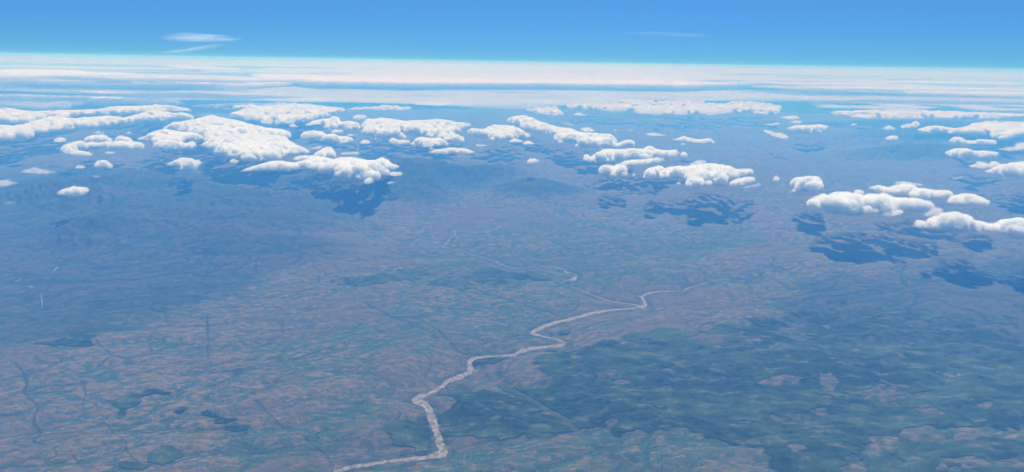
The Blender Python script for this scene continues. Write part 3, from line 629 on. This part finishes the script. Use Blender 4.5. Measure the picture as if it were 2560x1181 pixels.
 ('tapered cloud with a sharp left tip in the row behind the large bright cumulus', 'd', [('D', '860 763 960 753 1030 768 1130 743 1230 753 1264 785 1210 812 1080 817 960 802')]),
 ('middle cloud of the overlapping row behind the large bright cumulus', 'd', [('D', '1168 832 1230 788 1300 778 1400 793 1500 793 1544 820 1480 842 1350 844 1250 852')]),
 ('smooth lens-shaped cloud ending the overlapping row at its right', 'd', [('D', '1486 882 1560 833 1650 821 1740 838 1834 875 1780 902 1650 900')]),
 ('thin grey slanting cloud between the large bright cumulus and the one at the right edge', 'w', [('D', '1280 990 1370 938 1474 924 1464 967 1400 1004 1330 1004')]),
 ('small round puff at the left end of the bright cloud on the right edge', 'd', [('D', '1242 1067 1270 1028 1312 1038 1314 1077 1260 1085')]),
 ('bright double-domed cumulus running out of the right edge, lowest cloud of all', 'd', [('D', '1333 1077 1350 1028 1420 1003 1500 983 1560 976 1640 993 1667 1033 1760 1043 1830 1063 1900 1058 1980 1038 2107 1028 2240 1030 2240 1142 2050 1152 1960 1132 1870 1107 1780 1102 1720 1122 1690 1102 1560 1100 1470 1092 1380 1087')]),
 ('wedge of white cloud on the right edge above the bright double-domed cumulus', 'd', [('D', '1782 637 1900 608 1960 593 2050 573 2240 568 2240 692 2050 677 1900 657')]),
 ('thin ragged cloud joined to the left of the wedge on the right edge', 't', [('D', '1636 600 1720 568 1760 560 1800 578 1880 563 1955 583 1900 607 1780 614')]),
 ('knobbly strip of cloud with a hanging knob, above the wedge on the right', 'd', [('D', '1472 485 1560 463 1640 458 1690 483 1800 478 1894 485 1894 512 1800 522 1700 527 1650 540 1608 517 1520 512')]),
 ('small cloud with a domed left end, above the knobbly strip on the right', 'd', [('D', '1500 392 1570 363 1610 373 1640 393 1730 393 1770 383 1884 393 1874 422 1810 422 1700 417 1600 417')]),
 ('hazy cloud rag at the right edge beside the knobbly strip', 'w', [('D', '1855 467 1950 443 2050 428 2080 398 2240 393 2240 452 2000 477')]),
 ('wide white cloud field on the right edge below the far grey streaks', 'd', [('D', '1240 305 1350 278 1450 278 1550 298 1650 283 1720 253 1850 238 1950 233 2100 243 2240 243 2240 387 2050 352 1950 387 1880 377 1850 347 1720 347 1600 342 1480 327 1350 327')]),
 ('faint flat puff left of the wide white field on the right', 't', [('D', '962 292 1020 273 1093 288 1060 309 990 307')]),
 ('broken pale shreds at the left tip of the wide white field on the right', 't', [('D', '1106 265 1200 258 1250 238 1304 265 1230 287 1130 297')]),
 ('lone small puff with a peaked left side in the empty blue on the right', 'd', [('D', '997 372 1040 356 1092 353 1094 382 1020 385')]),
 ('flat cluster of far puffs in the light blue right of the cream-coloured belt', 'd', [('D', '207 292 290 268 380 273 480 263 548 273 500 317 450 327 370 327 280 312')]),
 ('small far cloud directly behind the flat cluster of far puffs', 't', [('D', '205 247 280 223 355 233 320 257')]),
 ('low far strip of cloud left of the flat cluster of far puffs', 't', [('D', '-10 264 80 253 140 238 174 260 100 274')]),
 ('slanting far cloud strip below the left of the flat cluster of far puffs', 't', [('D', '-5 305 50 298 100 318 170 328 250 376 180 382 100 357')]),
 ('tiny far puff right of the flat cluster of far puffs', 't', [('D', '710 267 750 246 794 262 750 275')]),
 ('far row of pale puffs along the lower rim of the light belt on the right', 't', [('D', '690 202 780 168 880 168 960 188 1060 168 1140 183 1300 193 1316 217 1180 222 960 217 850 217')]),
 ('far thin cloud strip between the cream-coloured belt and the flat cluster', 't', [('D', '110 200 260 188 350 215 250 226')]),
 ('two thin slanting scraps of vapour left of the wedge on the right edge', 'w', [('D', '1522 693 1610 668 1634 685 1540 709')]),
 ('flat far white bank at the left edge between the pale field and the second row', 'd', [('P', '-60 240 100 238 300 243 470 258 420 268 250 263 100 262 -60 260')]),
 ('low far white bank closing the blue gap above the largest heaped mass', 'd', [('P', '470 264 620 258 760 263 860 270 790 282 640 279 520 274')]),
 ('long thin far bank along the light strip at the right, below the grey streaks', 'd', [('P', '2060 279 2250 274 2450 282 2620 288 2620 300 2400 297 2200 293 2090 288')]),
]
random.seed(3)
for i, (lab, mk, specs) in enumerate(CLOUDS):
    P, fringe = cloud_mesh(specs, seed=i + 1, ragged=mk != 'd')
    o = link('cumulus_cloud' if mk == 'd' else ('cloud_puff' if mk == 't' else 'cloud_wisp'), mesh_np('cloud', *P[0]), MATS[mk])
    o['label'] = lab; o['category'] = 'cloud'; o['group'] = 'fair-weather clouds floating over the plain'
    for v, f in P[1:12]: link('shred', mesh_np('shred', v, f), MATS[mk], o)      # torn-off pieces drift with their cloud
    if fringe:
        n0 = 0; VV, FF = [], []
        for v, f in fringe[:20]: VV.append(v); FF.append(f + n0); n0 += len(v)
        link('fringe', mesh_np('fringe', np.concatenate(VV), np.concatenate(FF)), M_FRINGE, o)
# ---------------------------------------------------------------- high layer clouds
def level(px, py, z):
    d = ray(px, py); g = math.copysign(5e-4, z - H); t = (z - H) / (np.minimum(d[..., 2], g) if g < 0 else np.maximum(d[..., 2], g))
    p = d * t[..., None]; p[..., 2] += H
    return p

def layer_mesh(spec, z, thick, lam, thin=.3, soft=8.0, step=(4.0, .9), seed=0, ay=1.0, hang=.35):
    """closed lens of cloud: a traced outline laid on one level, its thickness varying with noise"""
    P = poly_px(spec); lo, hi = P.min(0) - 3, P.max(0) + 3
    nx = int((hi[0] - lo[0]) / step[0]) + 2; ny = int((hi[1] - lo[1]) / step[1]) + 2
    X, Y = np.meshgrid(np.linspace(lo[0], hi[0], nx), np.linspace(lo[1], hi[1], ny), indexing='ij')
    q = np.c_[X.ravel(), Y.ravel()]; sc_y = np.array([.12, 1.0])
    W = level(q[:, 0], q[:, 1], z)
    x, y = W[:, 0], W[:, 1] * ay
    d = inside_dist(P * sc_y, q * sc_y)
    ok = ray(q[:, 0], q[:, 1])[:, 2] * math.copysign(1, z - H) > 6e-4
    m = ok * sstep(-.2 * soft, soft, d + .35 * soft * fbm2(x / lam * 1.7, y / lam * 1.7, 3, seed + 5))
    nz = .5 + .75 * fbm2(x / lam, y / lam, 4, seed + 1, .55)
    lump = .5 + .6 * fbm2(x / (lam * .22), y / (lam * .22), 3, seed + 2)
    t = thick * (m ** .7) * np.clip((nz - thin) / (1 - thin), 0, 1.2) * (.65 + .5 * lump)
    T = t.reshape(nx, ny); I = np.arange(nx * ny).reshape(nx, ny)
    O = ok.reshape(nx, ny); k = O[:-1, :-1] & O[1:, :-1] & O[1:, 1:] & O[:-1, 1:] & (np.maximum(np.maximum(T[:-1, :-1], T[1:, :-1]), np.maximum(T[1:, 1:], T[:-1, 1:])) > thick * .02)
    q4 = np.stack([I[:-1, :-1], I[1:, :-1], I[1:, 1:], I[:-1, 1:]], -1)[k]
    if not len(q4): return None
    t = np.maximum(t, thick * .004)
    if hang > .5: W[:, 2] += m * 260 * (fbm2(x / 9000, y / 9000, 4, seed + 9) + .6 * fbm2(x / 26000, y / 26000, 2, seed + 10))
    top = W.copy(); top[:, 2] += t * (1 - hang); bot = W.copy(); bot[:, 2] -= t * hang
    n = nx * ny; V = np.r_[top, bot]; F = [q4, q4[:, ::-1] + n]
    e = {}
    ed = np.concatenate([q4[:, [0, 1]], q4[:, [1, 2]], q4[:, [2, 3]], q4[:, [3, 0]]]); key = np.sort(ed, 1)
    _, inv, cnt = np.unique(key[:, 0] * n + key[:, 1], return_inverse=True, return_counts=True); b = ed[cnt[inv] == 1]
    F.append(np.stack([b[:, 1], b[:, 0], b[:, 0] + n, b[:, 1] + n], 1)); F = np.concatenate(F)
    A = V[F[0]]; up = np.cross(A[1] - A[0], A[3] - A[0])[2]
    if up < 0: F = F[:, ::-1]
    u = np.unique(F); r = np.full(len(V), -1); r[u] = np.arange(len(u))
    return mesh_np('layer', V[u], r[F])

M_SHEET = vapour('layer_cloud', .012, .3); M_VEIL = vapour('veil_cloud', .006, .3, (.93, .94, .96)); M_FAR_SHADE = vapour('shade_tinted_far_cloud', .0007, .2, (.87, .89, .915)); M_GREY_SHADE = vapour('shade_tinted_grey_cloud', .0006, .3, (.95, .957, .968)); M_CIRRUS = vapour('ice_cloud', .00003, .3); M_DULL_SHADE = vapour('shade_tinted_dull_cloud', .0030, .2, (.93, .94, .956)); M_DECK = vapour('deck_cloud', .0060, .2, (.998, .998, .998))  # far, grey and dull vapours: light-absorbing colour stands in for shade
DECKS = [
 # name, label, category, outline, level of the top, thickness, noise length, thin, soft, material, seed, share of the thickness below the level
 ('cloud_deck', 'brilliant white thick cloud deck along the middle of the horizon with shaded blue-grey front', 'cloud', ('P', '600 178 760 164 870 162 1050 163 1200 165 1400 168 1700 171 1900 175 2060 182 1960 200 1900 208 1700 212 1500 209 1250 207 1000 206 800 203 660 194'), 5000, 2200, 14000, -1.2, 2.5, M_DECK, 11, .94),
 ('cloud_deck', 'far uneven cloud tops forming the horizon line behind the brilliant white deck', 'cloud', ('P', '-60 142 1280 163 2620 184 2620 196 1280 175 -60 154'), 7250, 1750, 24000, -.1, 3, M_FAR_SHADE, 13, .12),
 ('cloud_deck', 'thick grey-white cloud deck at the left edge with dark blue-grey front above the white banks', 'cloud', ('P', '-60 150 200 152 500 156 800 162 900 168 860 190 760 206 640 212 420 212 200 209 -60 203'), 4350, 1500, 16000, -1.2, 2.5, M_DULL_SHADE, 23, .92),
 ('cloud_deck', 'pale grey cloud deck at the right edge with blue-grey front', 'cloud', ('P', '1840 186 2000 182 2300 186 2620 190 2620 240 2400 235 2200 230 2000 224 1880 216 1820 200'), 4350, 1000, 16000, -1.0, 2.5, M_DULL_SHADE, 37, .9),
 ('shaded_cloud_sheet', 'broken blue-grey shaded cloud sheet hanging below the white deck near the centre', 'cloud', ('P', '840 240 1000 244 1200 242 1400 246 1560 248 1460 262 1290 275 1180 271 1060 263 900 257'), 3600, 480, 14000, .28, 7, M_GREY_SHADE, 51, .35),
 ('cloud_layer', 'soft blue-grey cloud layer lying in the shade below the whole horizon deck', 'cloud', ('P', '-60 200 300 208 600 210 900 209 1300 211 1700 216 2000 228 2500 243 2620 246 2620 266 2300 258 1900 252 1600 252 1300 262 1000 259 700 254 400 248 -60 224'), 3500, 460, 26000, .10, 9, M_GREY_SHADE, 119, .35),
 ('cloud_streak', 'ragged grey cloud streaks low over the far belt at the right edge', 'cloud', ('P', '2020 254 2200 248 2400 260 2620 260 2620 288 2450 283 2250 279 2150 272 2050 269'), 3600, 420, 13000, .38, 6, M_GREY_SHADE, 71, .35),
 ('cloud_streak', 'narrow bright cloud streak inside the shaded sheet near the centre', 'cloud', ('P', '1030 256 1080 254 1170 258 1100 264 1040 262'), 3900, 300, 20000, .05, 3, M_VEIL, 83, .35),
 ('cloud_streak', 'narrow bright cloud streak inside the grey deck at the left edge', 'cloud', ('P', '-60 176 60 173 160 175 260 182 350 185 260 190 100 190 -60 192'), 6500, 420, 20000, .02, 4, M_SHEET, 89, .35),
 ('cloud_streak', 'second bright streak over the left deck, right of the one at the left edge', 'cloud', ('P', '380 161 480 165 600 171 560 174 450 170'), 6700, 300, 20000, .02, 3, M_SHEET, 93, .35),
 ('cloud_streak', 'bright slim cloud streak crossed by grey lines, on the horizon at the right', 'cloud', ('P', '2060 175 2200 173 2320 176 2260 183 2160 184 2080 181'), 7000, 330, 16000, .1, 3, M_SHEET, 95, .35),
 ('cirrus_cloud', 'white feather-shaped cirrus above the horizon, larger and upper of two', 'cloud', ('P', '404 96 420 86 470 82 540 86 600 98 575 104 480 105 430 102'), 13200, 900, 11000, .16, 9, M_CIRRUS, 97, .35),
 ('cirrus_cloud', 'white feather-shaped cirrus above the horizon, smaller and lower of two', 'cloud', ('P', '400 132 470 120 520 111 560 110 545 119 500 125 450 131'), 12000, 500, 11000, .16, 7, M_CIRRUS, 101, .35),
 ('cirrus_cloud', 'long hair-thin cirrus streak alone in the blue sky at the right', 'cloud', ('P', '1540 84 1600 80 1700 82 1790 87 1780 94 1700 92 1600 89'), 13500, 420, 14000, .28, 6, M_CIRRUS, 107, .35),
]
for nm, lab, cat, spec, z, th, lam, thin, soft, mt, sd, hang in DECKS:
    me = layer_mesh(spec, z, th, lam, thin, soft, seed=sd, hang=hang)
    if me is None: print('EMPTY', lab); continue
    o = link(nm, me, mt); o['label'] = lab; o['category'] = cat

# long parallel cloud rolls that stack up towards the horizon: bright backs, shaded fronts
M_ROLL_SHADE = vapour('shade_tinted_roll_cloud', .0050, .2, (.935, .944, .957))  # vapour colour greyed to absorb light, part of the shade is painted in
g = np.random.default_rng(5)
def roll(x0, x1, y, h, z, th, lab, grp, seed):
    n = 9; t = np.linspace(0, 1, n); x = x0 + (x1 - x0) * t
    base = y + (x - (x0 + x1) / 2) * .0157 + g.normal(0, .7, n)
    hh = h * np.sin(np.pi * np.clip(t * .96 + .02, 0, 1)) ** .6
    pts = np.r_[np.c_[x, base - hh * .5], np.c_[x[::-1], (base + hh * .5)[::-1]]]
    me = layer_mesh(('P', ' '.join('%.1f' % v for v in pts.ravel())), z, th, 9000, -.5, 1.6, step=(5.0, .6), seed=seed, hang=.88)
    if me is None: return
    o = link('cloud_roll', me, M_ROLL_SHADE); o['label'] = lab; o['category'] = 'cloud'; o['group'] = grp
LAB_L = 'long thin cloud roll, one of the parallel white and grey streaks along the left horizon'
LAB_R = 'long thin cloud roll, one of the parallel white and grey streaks along the right horizon'
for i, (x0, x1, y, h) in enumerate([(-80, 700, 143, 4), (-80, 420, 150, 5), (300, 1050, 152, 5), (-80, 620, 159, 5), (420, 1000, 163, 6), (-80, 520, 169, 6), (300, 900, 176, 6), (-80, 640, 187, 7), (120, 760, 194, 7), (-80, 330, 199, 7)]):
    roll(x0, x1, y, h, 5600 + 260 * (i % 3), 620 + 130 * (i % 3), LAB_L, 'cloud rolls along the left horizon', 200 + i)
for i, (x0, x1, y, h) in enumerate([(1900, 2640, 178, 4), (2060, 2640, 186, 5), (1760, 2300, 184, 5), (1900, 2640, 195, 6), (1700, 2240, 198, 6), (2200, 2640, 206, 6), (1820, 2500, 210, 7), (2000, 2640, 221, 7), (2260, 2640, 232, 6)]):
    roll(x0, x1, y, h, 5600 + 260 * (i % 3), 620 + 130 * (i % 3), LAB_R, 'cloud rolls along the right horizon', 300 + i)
hm = bpy.data.materials.new('air'); hm.use_nodes = True; n = hm.node_tree; n.nodes.remove(n.nodes['Principled BSDF'])
pv = n.nodes.new('ShaderNodeVolumePrincipled'); n.links.new(pv.outputs[0], n.nodes['Material Output'].inputs['Volume'])
pv.inputs['Color'].default_value = (.088, .385, 1, 1); pv.inputs['Density'].default_value = 2.1e-5; pv.inputs['Absorption Color'].default_value = (.875,.94,1,1)
S = 1050000.0; z0, z1 = -1.0, H + 350
vv = [(x, y, z) for z in (z0, z1) for y in (-S, S) for x in (-S, S)]
hz = link('haze', mesh_np('haze', vv, [(0, 2, 3, 1), (4, 5, 7, 6), (0, 1, 5, 4), (2, 6, 7, 3), (0, 4, 6, 2), (1, 3, 7, 5)]), hm, smooth=False)
hz['kind'] = 'stuff'
